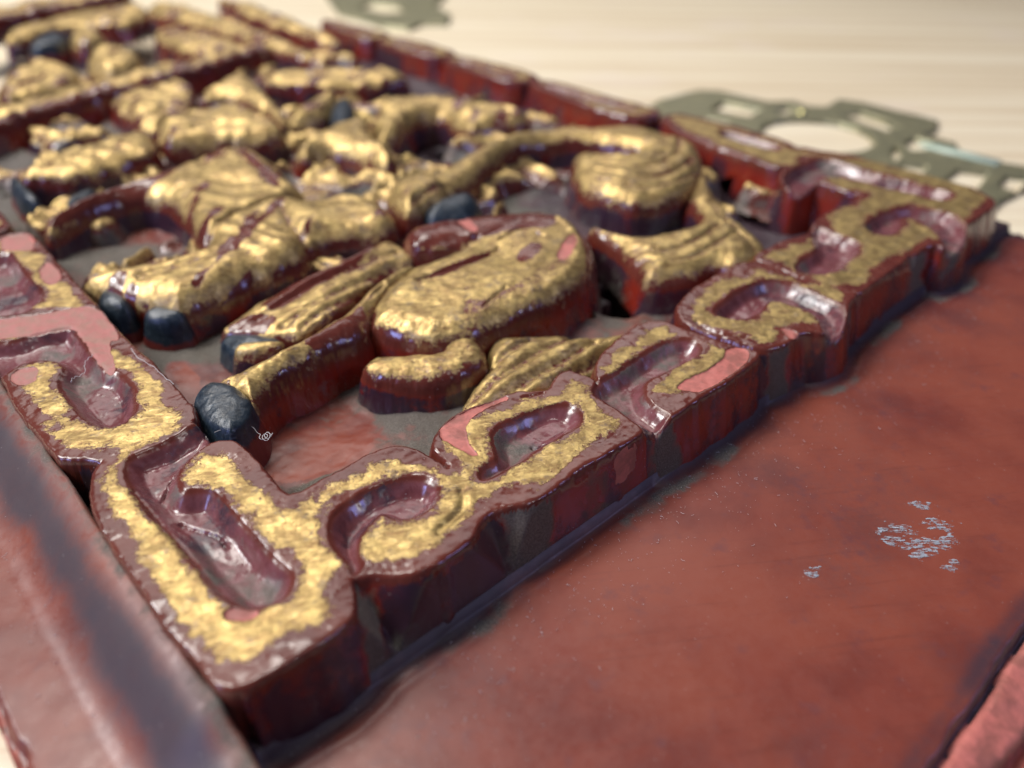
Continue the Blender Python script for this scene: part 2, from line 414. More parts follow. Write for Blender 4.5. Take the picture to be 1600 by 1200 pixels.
GROOVES = [   # (points, half width mm, depth mm) cracks and cut lines on the top face
    ([(208,768),(232,795),(258,825),(300,872),(345,925)], .6, .45),
    ([(270,732),(259,738),(256,750),(245,765)], .22, .8), ([(275,800),(290,806),(305,811),(320,815),(336,820),(350,838)], .25, .9),
    ([(160,666),(170,657),(182,657)], .22, .9), ([(832,682),(840,686),(852,679),(860,684),(846,692),(838,688)], .2, .8),
    ([(1160,489),(1170,485),(1178,483)], .3, 1.2), ([(815,620),(835,616),(850,612)], .18, .5),
    ([(1088,502),(1110,515),(1140,524),(1165,527)], .45, .7), ([(686,830),(700,815),(718,800),(726,780),(722,765)], .7, .45),
    ([(1235,474),(1250,470),(1275,478)], .18, .3),
]
FR = {k: chaikin(poly(v), 2) for k, v in FRETS.items()}
RC = [chaikin(poly(v), 2) for v in RECESS]
def union_segments(polys, mx=1.0):
    A = []; B = []
    for i, P in enumerate(polys):
        Q = np.roll(P, -1, 0)
        for a, b in zip(P, Q):
            n = max(1, int(np.hypot(*(b - a)) / mx)); t = np.linspace(0, 1, n + 1)[:, None]
            S = a + (b - a) * t; A.append(S[:-1]); B.append(S[1:])
        A_i = np.vstack(A[-len(P):]); B_i = np.vstack(B[-len(P):]); mid = (A_i + B_i) / 2
        hide = np.zeros(len(mid), bool)
        for j, O in enumerate(polys):
            if j != i: hide |= inside(mid[:, 0], mid[:, 1], O)
        del A[-len(P):]; del B[-len(P):]
        A.append(A_i[~hide]); B.append(B_i[~hide])
    return np.vstack(A), np.vstack(B)
FRL = list(FR.values())
UA, UB = union_segments(FRL)
RA, RB = union_segments(RC)
CAP = 11.0
def union_sdf(x, y, polys, A, B):
    d = seg_dist(x, y, A, B, CAP)
    ins = np.zeros(x.shape, bool)
    for P in polys:
        if P[:, 0].max() < x.min() or P[:, 0].min() > x.max() or P[:, 1].max() < y.min() or P[:, 1].min() > y.max(): continue
        ins |= inside(x, y, P)
    return np.where(ins, d, -d)
GRV = [(chaikin(poly(p), 1, False), w, d) for p, w, d in GROOVES]

panel = thing('carved_panel', 'red lacquered carved panel with worn gold key fret border and pierced gilded scrollwork', 'carved panel', (.12, .15, -.026))
POFF = np.array([120., 150., -26.])
class PanelRoot: pass
def into_panel(o):
    if o is None: return None
    o.parent = panel
    o.matrix_parent_inverse = Matrix.Translation((-.12, -.15, .026))
    return o

def fret_region(x0, x1, y0, y1, res, tag):
    xs = np.arange(x0, x1, res); ys = np.arange(y0, y1, res)
    X, Y = np.meshgrid(xs, ys)
    wob = .38 * fbm(X, Y, 3.2, 3, 2); fine = .16 * fbm(X, Y, .9, 5, 2)
    so = tiles(X, Y, lambda x, y: union_sdf(x, y, FRL, UA, UB)) + wob
    so = so + fine * np.clip(1 + so / .6, 0, 1)
    sr = tiles(X, Y, lambda x, y: union_sdf(x, y, RC, RA, RB)) + .30 * fbm(X, Y, 4.5, 8, 2)
    r = .75 + .35 * fbm(X, Y, 6, 12, 2)
    zt = .45 * fbm(X, Y, 9, 21) + .13 * fbm(X, Y, 1.6, 22) + .035 * fbm(X, Y, .5, 24, 2)
    t = np.clip(r - so, 0, r)
    Z = zt - r + np.sqrt(np.maximum(r * r - t * t, 0))
    # recesses: round-bottomed troughs with a softened lip
    depth = 2.4 + .6 * fbm(X, Y, 7, 31, 2)
    Z -= np.where(so > -.3, depth * sst(np.clip(sr + .35, 0, 9) / 3.1), 0)
    Z -= np.where(sr < 0, .35 * np.clip(1 - (-sr) / .7, 0, 1) ** 2, .35) * (so > 0)
    # chipped patches sit a little lower
    bare = np.full(X.shape, -9.0)
    for P in BARE:
        Pm = chaikin(poly(P), 1)
        if Pm[:, 0].max() < x0 or Pm[:, 0].min() > x1 or Pm[:, 1].max() < y0 or Pm[:, 1].min() > y1: continue
        m = (X > Pm[:, 0].min() - 2) & (X < Pm[:, 0].max() + 2) & (Y > Pm[:, 1].min() - 2) & (Y < Pm[:, 1].max() + 2)
        bare[m] = np.maximum(bare[m], sdf(X[m], Y[m], Pm))
    bare = bare + .35 * fbm(X, Y, 1.2, 41)
    Z -= .28 * sst(bare / .25 + .5)
    for P, w, d in GRV:
        m = (X > P[:, 0].min() - 2) & (X < P[:, 0].max() + 2) & (Y > P[:, 1].min() - 2) & (Y < P[:, 1].max() + 2)
        if m.any():
            g = seg_dist(X[m], Y[m], *lin(P)) + .2 * fbm(X[m], Y[m], .9, 55, 2)
            Z[m] -= d * np.exp(-(g / w) ** 2)
    # side walls, battered
    out = np.clip(-so, 0, 11)
    slope = np.where(X < 15, 22.0, 4.3) + 1.2 * fbm(X, Y, 7, 61, 2)
    wall = out * slope
    scoop = np.maximum(out * (1.7 + .5 * fbm(X, Y, 6, 63, 2)), np.clip((62.6 - Y) * 4.3, 0, 99))
    wall = np.where((Y < 76) & (X > 15) & (X < 250), np.minimum(wall, scoop) + 0 * X, wall)
    Z -= np.where(so < 0, wall, 0)
    wallf = np.clip(-so / .5, 0, 1)
    # paint attributes
    nog = np.full(X.shape, -9.0)
    for P in NOGOLD:
        Pm = chaikin(poly(P), 1)
        m = (X > Pm[:, 0].min() - 2) & (X < Pm[:, 0].max() + 2) & (Y > Pm[:, 1].min() - 2) & (Y < Pm[:, 1].max() + 2)
        if m.any(): nog[m] = np.maximum(nog[m], sdf(X[m], Y[m], Pm))
    mo = 2.8 + 3.2 * fbm(X, Y, 7, 71, 3); mi = .8 + 1.8 * fbm(X, Y, 5, 72, 3)
    gold = .5 + np.minimum(so - mo, -sr - mi) / 3.2 - .35 * sst((fbm(X, Y, 6, 74) - .12) / .3)
    gold = np.clip(gold, 0, 1) * (1 - sst(nog / 1.0 + .5)) * (1 - sst(bare / .3 + .5))
    gold = np.where(sr > -.1, 0, gold)
    dark = np.where(so < -.2, .36 + .8 * fbm(X, Y, 8, 81) + .38 * sst((80 - X) / 50) + .045 * out * 6 * .4, 0)  # grime blotches, plus shade painted darker toward the front corner
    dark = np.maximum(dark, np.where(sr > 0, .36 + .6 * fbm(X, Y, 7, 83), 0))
    dust = np.where(sr > .3, .30 + .8 * fbm(X, Y, 8, 91), 0) + np.where(so < -.3, .05 + .5 * fbm(X, Y, 11, 93) + .12 * out, 0)
    # dusty niches in the side wall between neighbouring blocks
    for (cx, w) in ((33.5, 3.0), (63.5, 5.0), (96.5, 3.2), (132.0, 3.6), (199, 4), (160, 2)):
        k = np.exp(-((X + 3 * fbm(X, Y + Z, 5, 96) - cx) / w) ** 4) * (Y < 72) * (so < -.05)
        dust = np.maximum(dust, .95 * k); dark = dark * (1 - k * .5)
    dust = np.maximum(dust, sst(bare / .3 + .5) * (X < 36) * (Y > 120) * .9)
    chipw = 1 - np.hypot((X - 86.5 - .3 * Z) / 3.0, (Z + 3.4) / 3.2) + .5 * fbm(X, Z, 1.5, 97)
    bare = np.where((so < -.05) & (Y < 66), np.maximum(bare, chipw), bare)
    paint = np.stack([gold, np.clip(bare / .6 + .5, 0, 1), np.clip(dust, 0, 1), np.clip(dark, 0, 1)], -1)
    # assign every cell to the block it belongs to
    xc = (X[:-1, :-1] + X[1:, 1:]) / 2; yc = (Y[:-1, :-1] + Y[1:, 1:]) / 2
    zc = np.maximum(Z[:-1, :-1], Z[1:, 1:])
    ok = (zc > -13.5) & (xc > x0) & (so[:-1, :-1] > -9.5)
    best = np.full(xc.shape, -99.0); lab = np.full(xc.shape, -1)
    for q, (nm, P) in enumerate(FR.items()):
        bx = (xc > P[:, 0].min() - 9) & (xc < P[:, 0].max() + 9) & (yc > P[:, 1].min() - 9) & (yc < P[:, 1].max() + 9) & ok
        if not bx.any(): continue
        s = sdf(xc[bx], yc[bx], P); cur = best[bx]; cl = lab[bx]
        m = s > cur; cur[m] = s[m]; cl[m] = q; best[bx] = cur; lab[bx] = cl
    zone = np.stack([sst(-so / .8), sst(sr / .8) * (so > -.5), 0 * so, 0 * so], -1)
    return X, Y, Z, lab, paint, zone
FRET_PARTS = {}
def add_fret(region):
    X, Y, Z, lab, paint, zone = region
    for q, nm in enumerate(FR):
        k = lab == q
        if k.sum() < 60: continue
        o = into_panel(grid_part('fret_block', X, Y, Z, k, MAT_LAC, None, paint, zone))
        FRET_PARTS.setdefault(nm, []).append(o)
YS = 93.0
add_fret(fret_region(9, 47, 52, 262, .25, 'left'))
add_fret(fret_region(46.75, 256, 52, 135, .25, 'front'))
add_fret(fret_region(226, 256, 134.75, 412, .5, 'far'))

# ------------------------------------------------------------------ base board with apron
def board():
    x0, x1, y0, y1, res = -8.5, 262.5, -6.0, 415.0, .5
    xs = np.arange(x0, x1, res); ys = np.concatenate([np.arange(y0, 130, .5), np.arange(130, y1, 1.0)])
    X, Y = np.meshgrid(xs, ys)
    so = tiles(X, Y, lambda x, y: union_sdf(x, y, FRL, UA, UB))
    # hull of the carved field
    inner = (X > 14) & (X < 248) & (Y > 65) & (Y < 410)
    Z = np.full(X.shape, -12.0) + .25 * fbm(X, Y, 40, 4, 2)
    # soft cove where the apron meets the fret wall, with a faint raised line along it
    d = np.clip(np.minimum.reduce([np.where(Y < 63, 63 - Y, 99), np.where(X < 13, 13 - X, 99)]), 0, 99)
    yy = np.where(X < 13, np.hypot(13 - X, np.maximum(63 - Y, 0)), np.maximum(63 - Y, 0))
    ap = yy > 0
    yy = np.where((X > 15) & ap, np.clip(np.minimum(yy, -so), .05, 99), yy)
    Z += np.where(ap, 2.2 * np.exp(-(yy / 2.6) ** 2) + (X > 12) * (.7 + 1.2 * fbm(X, Y, 25, 19)) * (.40 * np.exp(-((yy - 5.6 - fbm(X, Y, 14, 18)) / .8) ** 2) - .35 * np.exp(-((yy - 4.0) / 1.1) ** 2)), 0)
    rail = -8.8 + (5.4 + 1.9 * sst((Y - 58) / 8)) * sst((X + .5) / 14.0) + .25 * fbm(X, Y, 12, 51) - np.clip(X - 12.9 - .3 * fbm(X, Y, 6, 52), 0, 9) * 9
    Z = np.where(X < 15.5, np.maximum(Z, rail), Z)
    Z = np.where(~ap, -10.5 + 1.6 * fbm(X, Y, 16, 14) + .25 * fbm(X, Y, 2, 15), Z)
    pl = np.clip(np.minimum((Y - 59.9) * 4.0, (X - 12.3) * 9), 0, 2.5) * sst((74 - Y) / 4)
    Z = np.where((Y > 59.9) & (X > 12.3), np.maximum(Z, -12 + pl), Z)
    Z = np.where((X < 15.5) & ((X < 13.2) | (Y < 61)), np.maximum(Z, rail), Z)
    # pierced holes
    for (hx, hy, rr) in ((918, 490, 1.6), (925, 468, .9), (982, 440, 6.5), (975, 470, 5.0), (810, 275, 4), (690, 225, 5), (80, 215, 9), (1060, 300, 5)):
        cx, cy = at(hx, hy, -10)
        q = np.hypot(X - cx, (Y - cy)) + .8 * fbm(X, Y, 3, 6)
        Z -= 13 * sst((rr + .6 - q) / 1.0)
    # outer edges: worn, chipped arris
    de = np.minimum.reduce([X + 7.0 + 1.3 * fbm(X, Y, 5, 77), Y - 3.0 + .7 * fbm(X, Y, 6, 78), 262 - X + 0 * Y])
    e = -de
    Z += np.where(de < 0, -1.3 * sst(e / .5) - 1.1 * np.exp(-((e - .9) / .55) ** 2) - .25 * np.clip(e - 1.5, 0, 9) - 3.0 * sst((e - 6.0 - 1.2 * fbm(X, Y, 5, 80)) / 1.6) + .5 * fbm(X, Y, 4, 85), 0)
    bare = np.where(de < -1.0, .9 + 1.6 * fbm(X, Y, 6, 79), -9)
    band = np.exp(-((de - 1.4) / 1.6) ** 2)
    dark = .16 + .55 * fbm(X, Y, 14, 33) + .95 * np.exp(-(np.clip(yy - 1.2, 0, 99) / 3.4) ** 2) * ap * (Y < 63) + .75 * np.exp(-((yy - 5.5) / 3.5) ** 2) * (X < 13) + .45 * band  # darker along the foot of the fret wall
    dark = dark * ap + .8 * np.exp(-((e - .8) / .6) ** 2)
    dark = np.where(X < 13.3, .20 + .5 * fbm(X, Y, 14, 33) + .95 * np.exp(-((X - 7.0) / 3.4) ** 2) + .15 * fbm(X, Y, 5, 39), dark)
    dust = np.where(ap, .05 + .28 * fbm(X, Y, 11, 35) + (.42 + 1.2 * fbm(X, Y, 12, 38)) * np.exp(-((yy - 5.2) / 2.0) ** 2) * (X > 13)+ .50 * np.exp(-((X - 12.2) / 1.8) ** 2), .75 + .9 * fbm(X, Y, 12, 36))
    # patches of clean red lacquer on the sunk ground
    for P in ([(405,745),(430,720),(480,695),(560,680),(585,700),(560,720),(470,765),(420,760)], [(255,570),(290,565),(325,595),(300,635),(280,620)],
              [(180,500),(230,495),(290,505),(285,530),(220,540)], [(60,350),(120,330),(130,380),(90,390)]):
        Pm = chaikin(poly(P, -10.5), 2)
        m = (X > Pm[:, 0].min() - 3) & (X < Pm[:, 0].max() + 3) & (Y > Pm[:, 1].min() - 3) & (Y < Pm[:, 1].max() + 3)
        s = sdf(X[m], Y[m], Pm); dust[m] *= (1 - sst(s / 2.5 + .5))
    deep = np.full(X.shape, -9.0)
    for P in ([(1120,240),(1160,250),(1230,290),(1330,320),(1290,350),(1230,372),(1160,345),(1115,290)], [(905,300),(960,310),(1080,300),(1095,340),(1000,362),(930,345)],
              [(30,170),(130,150),(160,190),(120,240),(30,240)], [(630,170),(720,165),(750,220),(680,260),(630,250)], [(920,360),(980,390),(1010,430),(1000,490),(930,490),(900,450)]):
        Pm = chaikin(poly(P, -10.5), 2)
        m = (X > Pm[:, 0].min() - 3) & (X < Pm[:, 0].max() + 3) & (Y > Pm[:, 1].min() - 3) & (Y < Pm[:, 1].max() + 3)
        deep[m] = np.maximum(deep[m], sdf(X[m], Y[m], Pm))
    deep = sst(deep / 4 + .5) * (~ap); Z -= 3.5 * deep; dust *= 1 - .8 * deep; dark += .6 * deep  # pockets are sunk and their shade is painted in as well
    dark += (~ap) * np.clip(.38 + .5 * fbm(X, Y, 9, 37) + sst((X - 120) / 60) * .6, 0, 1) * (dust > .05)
    dust = np.where(~ap, dust * (1 - .85 * sst((X - 150) / 50)), dust); dark = np.where(~ap, dark + .7 * sst((X - 160) / 50), dark)  # shade of the right-hand hollows put into the floor colour
    paint = np.stack([np.zeros(X.shape), np.clip(bare / .6 + .5, 0, 1), np.clip(dust, 0, 1), np.clip(dark, 0, 1)], -1)
    keep = np.ones((X.shape[0] - 1, X.shape[1] - 1), bool)
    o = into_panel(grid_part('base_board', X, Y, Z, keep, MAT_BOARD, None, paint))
    # sides and underside of the board
    V = []; F = []
    ring = [(x0, y0), (xs[-1], y0), (xs[-1], ys[-1]), (x0, ys[-1])]
    for i, (a, b) in enumerate(ring): V += [(a, b, -13.8 if b > y0 + 1 and a > x0 + 1 else -16.5), (a, b, -26)]
    F = [[0, 2, 3, 1], [2, 4, 5, 3], [4, 6, 7, 5], [6, 0, 1, 7]]
    return into_panel(mesh_obj('board_side', V, F, MAT_BOARD, None, {'paint': np.tile([0, 1, .2, .2], (8, 1))}, smooth=False))
board()

# ------------------------------------------------------------------ free carved pieces
def carve(name, pts, z=0.0, r=1.6, dome=1.2, domew=6.5, gm=1.2, slope=4.0, zb=-12.5, res=.3, grooves=(), tilt=(), bare=(), nogold=(),
          mat=None, seed=0, gold=True, cut=(), dustv=.0, wob=.35, label=None, rip=0.0, darkv=.72, fade=.35, flare=1.3):
    P = chaikin(poly(pts, z), 2)
    pad = (z - zb) / slope + 3.5
    xs = np.arange(P[:, 0].min() - pad, P[:, 0].max() + pad, res); ys = np.arange(P[:, 1].min() - pad, P[:, 1].max() + pad, res)
    X, Y = np.meshgrid(xs, ys)
    s = tiles(X, Y, lambda x, y: np.where(inside(x, y, P), 1, -1) * seg_dist(x, y, P, np.roll(P, -1, 0), 14), 64)
    s = s + wob * fbm(X, Y, 3.0, seed) + .3 * wob * fbm(X, Y, .8, seed + 2, 2)
    for c in cut:
        Pc = chaikin(poly(c, z), 2); s = np.minimum(s, -tiles(X, Y, lambda x, y: sdf(x, y, Pc), 64) + .3 * fbm(X, Y, 2.5, seed + 4))
    zt = z + 1.5 * fbm(X, Y, 15, seed + 3, 2) + .7 * fbm(X, Y, 8, seed + 5) + .16 * fbm(X, Y, 1.6, seed + 6) + .04 * fbm(X, Y, .5, seed + 7, 2)
    if tilt:
        w = 0; v = 0
        for (px, py, dz) in tilt:
            a, b = at(px, py, z); k = 1 / ((X - a) ** 2 + (Y - b) ** 2 + 6.0); w = w + k; v = v + k * dz
        zt = zt + v / w
    zt = zt + .7 - 2.3 * dome * (1 - np.clip(s / domew, 0, 1)) ** 2
    if rip:
        wx = X + 16 * fbm(X, Y, 22, seed + 14, 2); wy = Y + 16 * fbm(X, Y, 22, seed + 15, 2)
        zt = zt - rip * np.abs(np.sin((wx * .62 + wy * .38) * .42 + seed)) ** 2 + .8 * rip * fbm(wx, wy, 6, seed + 16)
    ridge = np.zeros(X.shape)
    for (gp, gw, gd) in grooves:
        G = chaikin(poly(gp, z), 2, False)
        g = tiles(X, Y, lambda x, y: seg_dist(x, y, *lin(G), 8), 64)
        k = np.exp(-((g + .25 * fbm(X, Y, 2, seed + 8)) / gw) ** 2); zt = zt - gd * k
        if gd > 0: ridge = np.maximum(ridge, k)
    t = np.clip(r - s, 0, r)
    Z = zt - r + np.sqrt(np.maximum(r * r - t * t, 0)) + np.where(s < 0, s * (flare + (slope - flare) * sst(-s / 1.6 + .25)) * (1 + .35 * fbm(X, Y, 6, seed + 9, 2)), 0)
    def mask(L, soft=.5):
        m = np.full(X.shape, -9.0)
        for q in L:
            Pm = chaikin(poly(q, z), 1); m = np.maximum(m, tiles(X, Y, lambda x, y: sdf(x, y, Pm), 64))
        return m + .4 * fbm(X, Y, 1.3, seed + 10)
    bm = mask(bare) if bare else np.full(X.shape, -9.0)
    Z -= .25 * sst(bm / .3 + .5)
    g = np.clip(.5 + (s - gm - 1.3 * fbm(X, Y, 6, seed + 11)) / 2.6, 0, 1) if gold else np.zeros(X.shape)
    g = g * (1 - .45 * ridge)
    g = g * (1 - fade * sst((fbm(X * .8 + Y * .6, (Y * .8 - X * .6) * 3.2, 15, seed + 17, 3) - .20) / .16))
    if nogold: g = g * (1 - sst(mask(nogold) / .9 + .5))
    g = g * (1 - sst(bm / .3 + .5))
    dark = np.where(s < 0, (darkv + .8 * fbm(X, Y, 7, seed + 12)) * sst(-s / .5), .3 * ridge)  # carved walls painted dark for the shade in the hollows
    dust = np.where(s < -.3, .15 + .5 * fbm(X, Y, 8, seed + 13) + .04 * (-s * slope), dustv + .35 * ridge * (1 - g))
    if not gold and mat is MAT_BLUE: g = np.clip(-s / 1.5, 0, 1)
    paint = np.stack([g, np.clip(bm / .6 + .5, 0, 1), np.clip(dust, 0, 1), np.clip(dark, 0, 1)], -1)
    keep = (np.maximum(Z[:-1, :-1], Z[1:, 1:]) > zb) & (s[:-1, :-1] > -pad)
    zone = np.stack([sst(-s / .8), 0 * s, 0 * s, 0 * s], -1)
    o = into_panel(grid_part(name, X, Y, Z, keep, mat or MAT_LAC, None, paint, zone))
    if o is not None and label: o['label'] = label
    return o

# central scroll: broad plume with a rolled lip, long stem and hooked tail
carve('scroll_plume', [(577,476),(575,490),(590,498),(605,506),(640,513),(680,518),(735,513),(765,500),(815,477),(865,460),(915,430),(931,405),(932,375),
    (915,350),(877,330),(827,324),(777,327),(710,337),(665,343),(635,352),(626,366),(640,382),(690,385),(720,378),(700,392),(670,402),(640,410),(600,440),(585,460)],
    z=1.0, dome=1.6, domew=6, gm=.9, res=.22, seed=101, darkv=.5,
    grooves=[([(655,440),(690,428),(730,415),(760,400),(780,385)], .8, .9), ([(780,375),(805,364),(830,364),(850,372)], .35, .8), ([(755,478),(770,465),(790,452)], .3, .6),
             ([(640,383),(680,388),(725,380),(745,372)], 1.0, 1.6), ([(740,372),(800,350),(870,345),(895,360)], 1.2, -.6), ([(880,400),(850,430),(800,455),(740,480)], 3.0, .5)],
    nogold=[[(628,365),(650,350),(720,338),(800,330),(870,338),(865,362),(800,365),(740,374),(690,380),(640,380)], [(655,440),(700,420),(760,395),(775,378),(760,400),(720,425),(680,440)],
            [(805,398),(840,380),(850,388),(830,410),(810,415)],[(905,350),(925,370),(930,405),(918,425),(915,380),(890,350)]],
    bare=[[(868,398),(885,372),(898,365),(903,378),(890,400),(880,404)], [(708,342),(728,340),(750,365),(733,369)]])
carve('scroll_stem', [(328,587),(352,574),(380,562),(442,537),(475,517),(505,497),(530,482),(560,455),(590,430),(620,412),(650,405),(655,415),(620,440),(598,462),(585,480),(577,500),
    (572,512),(550,524),(505,541),(460,564),(430,580),(405,604),(392,622),(378,612),(352,600)], z=.2, dome=1.4, domew=5, gm=.5, res=.25, seed=121, darkv=.2,
    nogold=[[(470,540),(500,520),(540,500),(565,470),(575,500),(555,525),(505,543)]],
    grooves=[([(560,470),(590,455),(600,440)], .5, .5)])
carve('scroll_tail', [(560,574),(572,560),(590,551),(640,549),(672,548),(690,545),(684,534),(660,526),(625,518),(606,510),(640,508),(690,512),(735,512),(752,530),(761,545),(761,560),
    (738,577),(718,584),(690,592),(640,593),(590,587)], z=-2.8, dome=.9, domew=4, gm=.9, res=.22, seed=141, darkv=.8)
carve('feather', [(770,520),(830,516),(940,518),(1000,512),(985,540),(930,570),(890,600),(850,612),(790,625),(740,640),(715,632),(735,600),(765,570),(760,540)],
    z=-4.5, dome=1.0, gm=-1.0, res=.3, seed=161, dustv=.12,
    grooves=[([(715,640),(790,585),(850,545),(900,522)], 1.1, 1.2), ([(755,640),(820,595),(880,560),(930,530)], 1.2, 1.4), ([(800,640),(860,600),(910,570),(960,540)], 1.2, 1.3),
             ([(740,590),(780,560),(830,530)], 1.0, 1.0), ([(700,650),(760,605),(820,565),(880,530)], 1.2, -.5)])
carve('petal', [(299,622),(312,607),(330,597),(355,599),(380,609),(395,627),(392,642),(380,660),(362,674),(347,670),(325,658),(307,641)], z=-.3, dome=.7, domew=3, res=.22,
    mat=MAT_BLUE, gold=False, flare=5.0, wob=.2, seed=181, r=.5, label='dark blue painted petal at the tip of the long gilded stem')
# lower carved ground pieces by the stem
carve('leaf', [(335,520),(350,508),(380,505),(420,510),(445,520),(440,535),(400,545),(360,542)], z=-3, mat=MAT_BLUE, gold=False, flare=5.0, wob=.2, seed=190, res=.3)
carve('leaf_rim', [(362,535),(385,528),(420,528),(450,530),(440,541),(400,548),(365,545)], z=-2.4, gm=0, seed=192, res=.3, dome=.6)
for q, pts in enumerate(([(148,460),(160,450),(185,452),(208,468),(200,480),(175,482),(152,474)], [(218,480),(240,467),(270,467),(292,480),(285,490),(250,496),(222,490)])):
    carve('petal', pts, z=-2.0, mat=MAT_BLUE, gold=False, flare=5.0, wob=.2, seed=200 + q, res=.35, dome=1.0, domew=4)
# mid scroll surface with long gilded flutes, behind the stem
carve('fluted_leaf', [(330,500),(380,470),(440,440),(500,410),(560,385),(610,368),(635,385),(655,400),(620,412),(590,430),(560,455),(530,480),(500,497),(470,515),(430,512),(380,508)],
    z=-2.2, dome=1.0, gm=.2, seed=210, res=.35, tilt=[(400,480,-1.5),(480,430,-1),(600,390,0),(560,450,.5)],
    nogold=[[(400,470),(480,420),(560,385),(600,372),(580,400),(500,440),(430,480)], [(340,500),(400,480),(440,490),(400,510)]],
    grooves=[([(400,490),(480,450),(560,415),(620,395)], 1.3, 1.0), ([(440,500),(510,465),(570,435),(620,408)], 1.2, 1.0), ([(420,478),(500,430),(580,395)], 1.4, -1.0), ([(470,505),(530,470),(585,440)], .8, .7)])
# low, half-worn relief filling the sunk ground between the figures
def ground(x0, x1, y0, y1, res, seed, lift):
    X, Y = np.meshgrid(np.arange(x0, x1, res), np.arange(y0, y1, res))
    wx = X + 7 * fbm(X, Y, 20, seed + 1, 2); wy = Y + 7 * fbm(X, Y, 20, seed + 2, 2)
    a = 1 - np.abs(fbm(wx * .8, wy, 13, seed + 3, 2)) * 4.2
    c = np.abs(np.sin((wx * .75 + wy * .45) * .75 + 3 * fbm(X, Y, 18, seed + 4, 2)))
    m = sst((fbm(X, Y, 24, seed + 5, 2) + lift) / .25)
    edge = sst((X - x0) / 5) * sst((x1 - X) / 5) * sst((Y - y0) / 5) * sst((y1 - Y) / 5)
    Z = -12.6 + edge * m * (4.0 + 3.6 * np.clip(a, -.6, 1) + 1.0 * c) + .4 * fbm(X, Y, 2.5, seed + 6)
    g = np.clip(.5 + (Z + 6.6) / 3.0 + .5 * fbm(X, Y, 9, seed + 7), 0, 1) * edge
    dust = np.clip(.55 + .8 * fbm(X, Y, 9, seed + 8) - g, 0, 1); dark = np.clip(.35 + .8 * fbm(X, Y, 8, seed + 9), 0, 1)
    paint = np.stack([g, 0 * g, dust, dark], -1)
    into_panel(grid_part('ground_relief', X, Y, Z, (Z[:-1, :-1] > -11.4), MAT_LAC, None, paint))
ground(62, 226, 132, 300, .5, 600, .27)
ground(38, 70, 150, 330, .5, 640, .12)
ground(62, 226, 305, 405, 1.0, 670, .2)
ground(176, 230, 90, 140, .5, 690, -.02)
# great right-hand scroll
carve('scroll_shell', [(893,240),(897,265),(910,285),(928,293),(960,301),(997,310),(1035,305),(1072,292),(1094,272),(1103,246),(1095,227),(1072,211),(1035,198),(1000,193),(935,195),(860,192),
    (806,202),(745,228),(697,252),(660,272),(668,290),(700,292),(727,281),(771,246),(806,222),(872,212),(937,215),(981,223),(1005,229),(985,235),(940,234),(905,232)],
    z=1.0, dome=1.6, domew=6, gm=.6, darkv=1.0, seed=230, res=.4,
    grooves=[([(925,250),(980,262),(1030,258),(1062,240),(1060,222)], .9, .8), ([(930,265),(985,278),(1045,272),(1080,250)], .9, .9), ([(935,280),(990,292),(1050,286),(1088,262)], .8, .7),
             ([(920,240),(980,250),(1020,248),(1042,236)], .8, .7)])
carve('scroll_band', [(1100,252),(1110,280),(1135,315),(1160,343),(1205,378),(1200,395),(1172,408),(1150,414),(1120,405),(1090,424),(1035,428),(1008,424),(998,410),(972,382),(942,363),(920,353),
    (922,342),(960,356),(1010,363),(1060,356),(1090,341),(1098,325),(1085,310),(1076,300)], z=-.6, dome=1.4, domew=6, gm=.5, darkv=.9, seed=250, res=.35,
    grooves=[([(990,385),(1040,392),(1090,380),(1125,350)], .9, .9), ([(1000,402),(1060,408),(1110,392),(1150,365)], .9, .8), ([(1180,390),(1140,350),(1110,310)], 1.2, .8)])
carve('bud', [(600,285),(612,272),(650,263),(690,265),(715,285),(700,298),(670,305),(650,318),(630,320),(610,305)], z=1.2, dome=2.6, domew=7, gm=.4, seed=270, res=.4,
    grooves=[([(640,312),(670,295),(705,285)], .9, .7)])
carve('petal', [(655,318),(690,300),(730,290),(752,297),(758,312),(740,328),(700,332),(665,330)], z=-1.0, mat=MAT_BLUE, gold=False, flare=5.0, wob=.2, dome=2.4, domew=6, seed=280, res=.4)
# left crown scroll
carve('crown_scroll', [(57,338),(60,325),(150,290),(220,270),(300,240),(345,222),(385,222),(420,235),(450,262),(480,285),(470,300),(500,300),(540,290),(600,300),(625,335),(600,348),(550,352),
    (500,358),(480,372),(478,385),(440,403),(400,412),(370,430),(300,456),(270,466),(235,455),(190,447),(150,440),(110,430),(150,415),(215,402),(300,385),(312,372),(300,352),(290,330),(262,300),(225,292),
    (180,298),(120,318),(70,345)], z=1.2, dome=2.2, domew=7, gm=.5, rip=.5, fade=.8, seed=300, res=.45,
    grooves=[([(365,330),(420,310),(470,292)], 1.0, 1.6), ([(300,380),(340,350),(365,330)], 1.1, 1.4), ([(360,230),(400,262),(435,290)], 1.2, .8), ([(480,372),(450,345),(440,320)], 1.3, 1.0), ([(220,430),(300,405),(360,390)], 1.4, .9)],
    nogold=[[(365,228),(380,228),(440,285),(425,285)], [(60,330),(150,293),(225,272),(300,250),(240,290),(120,315),(65,342)], [(210,415),(300,385),(330,380),(250,415)]],
    bare=[[(480,288),(505,280),(530,285),(515,297),(490,296)]])
carve('twig', [(180,405),(205,388),(232,372),(236,378),(215,395),(195,410)], z=-3, gm=.1, seed=310, res=.4)
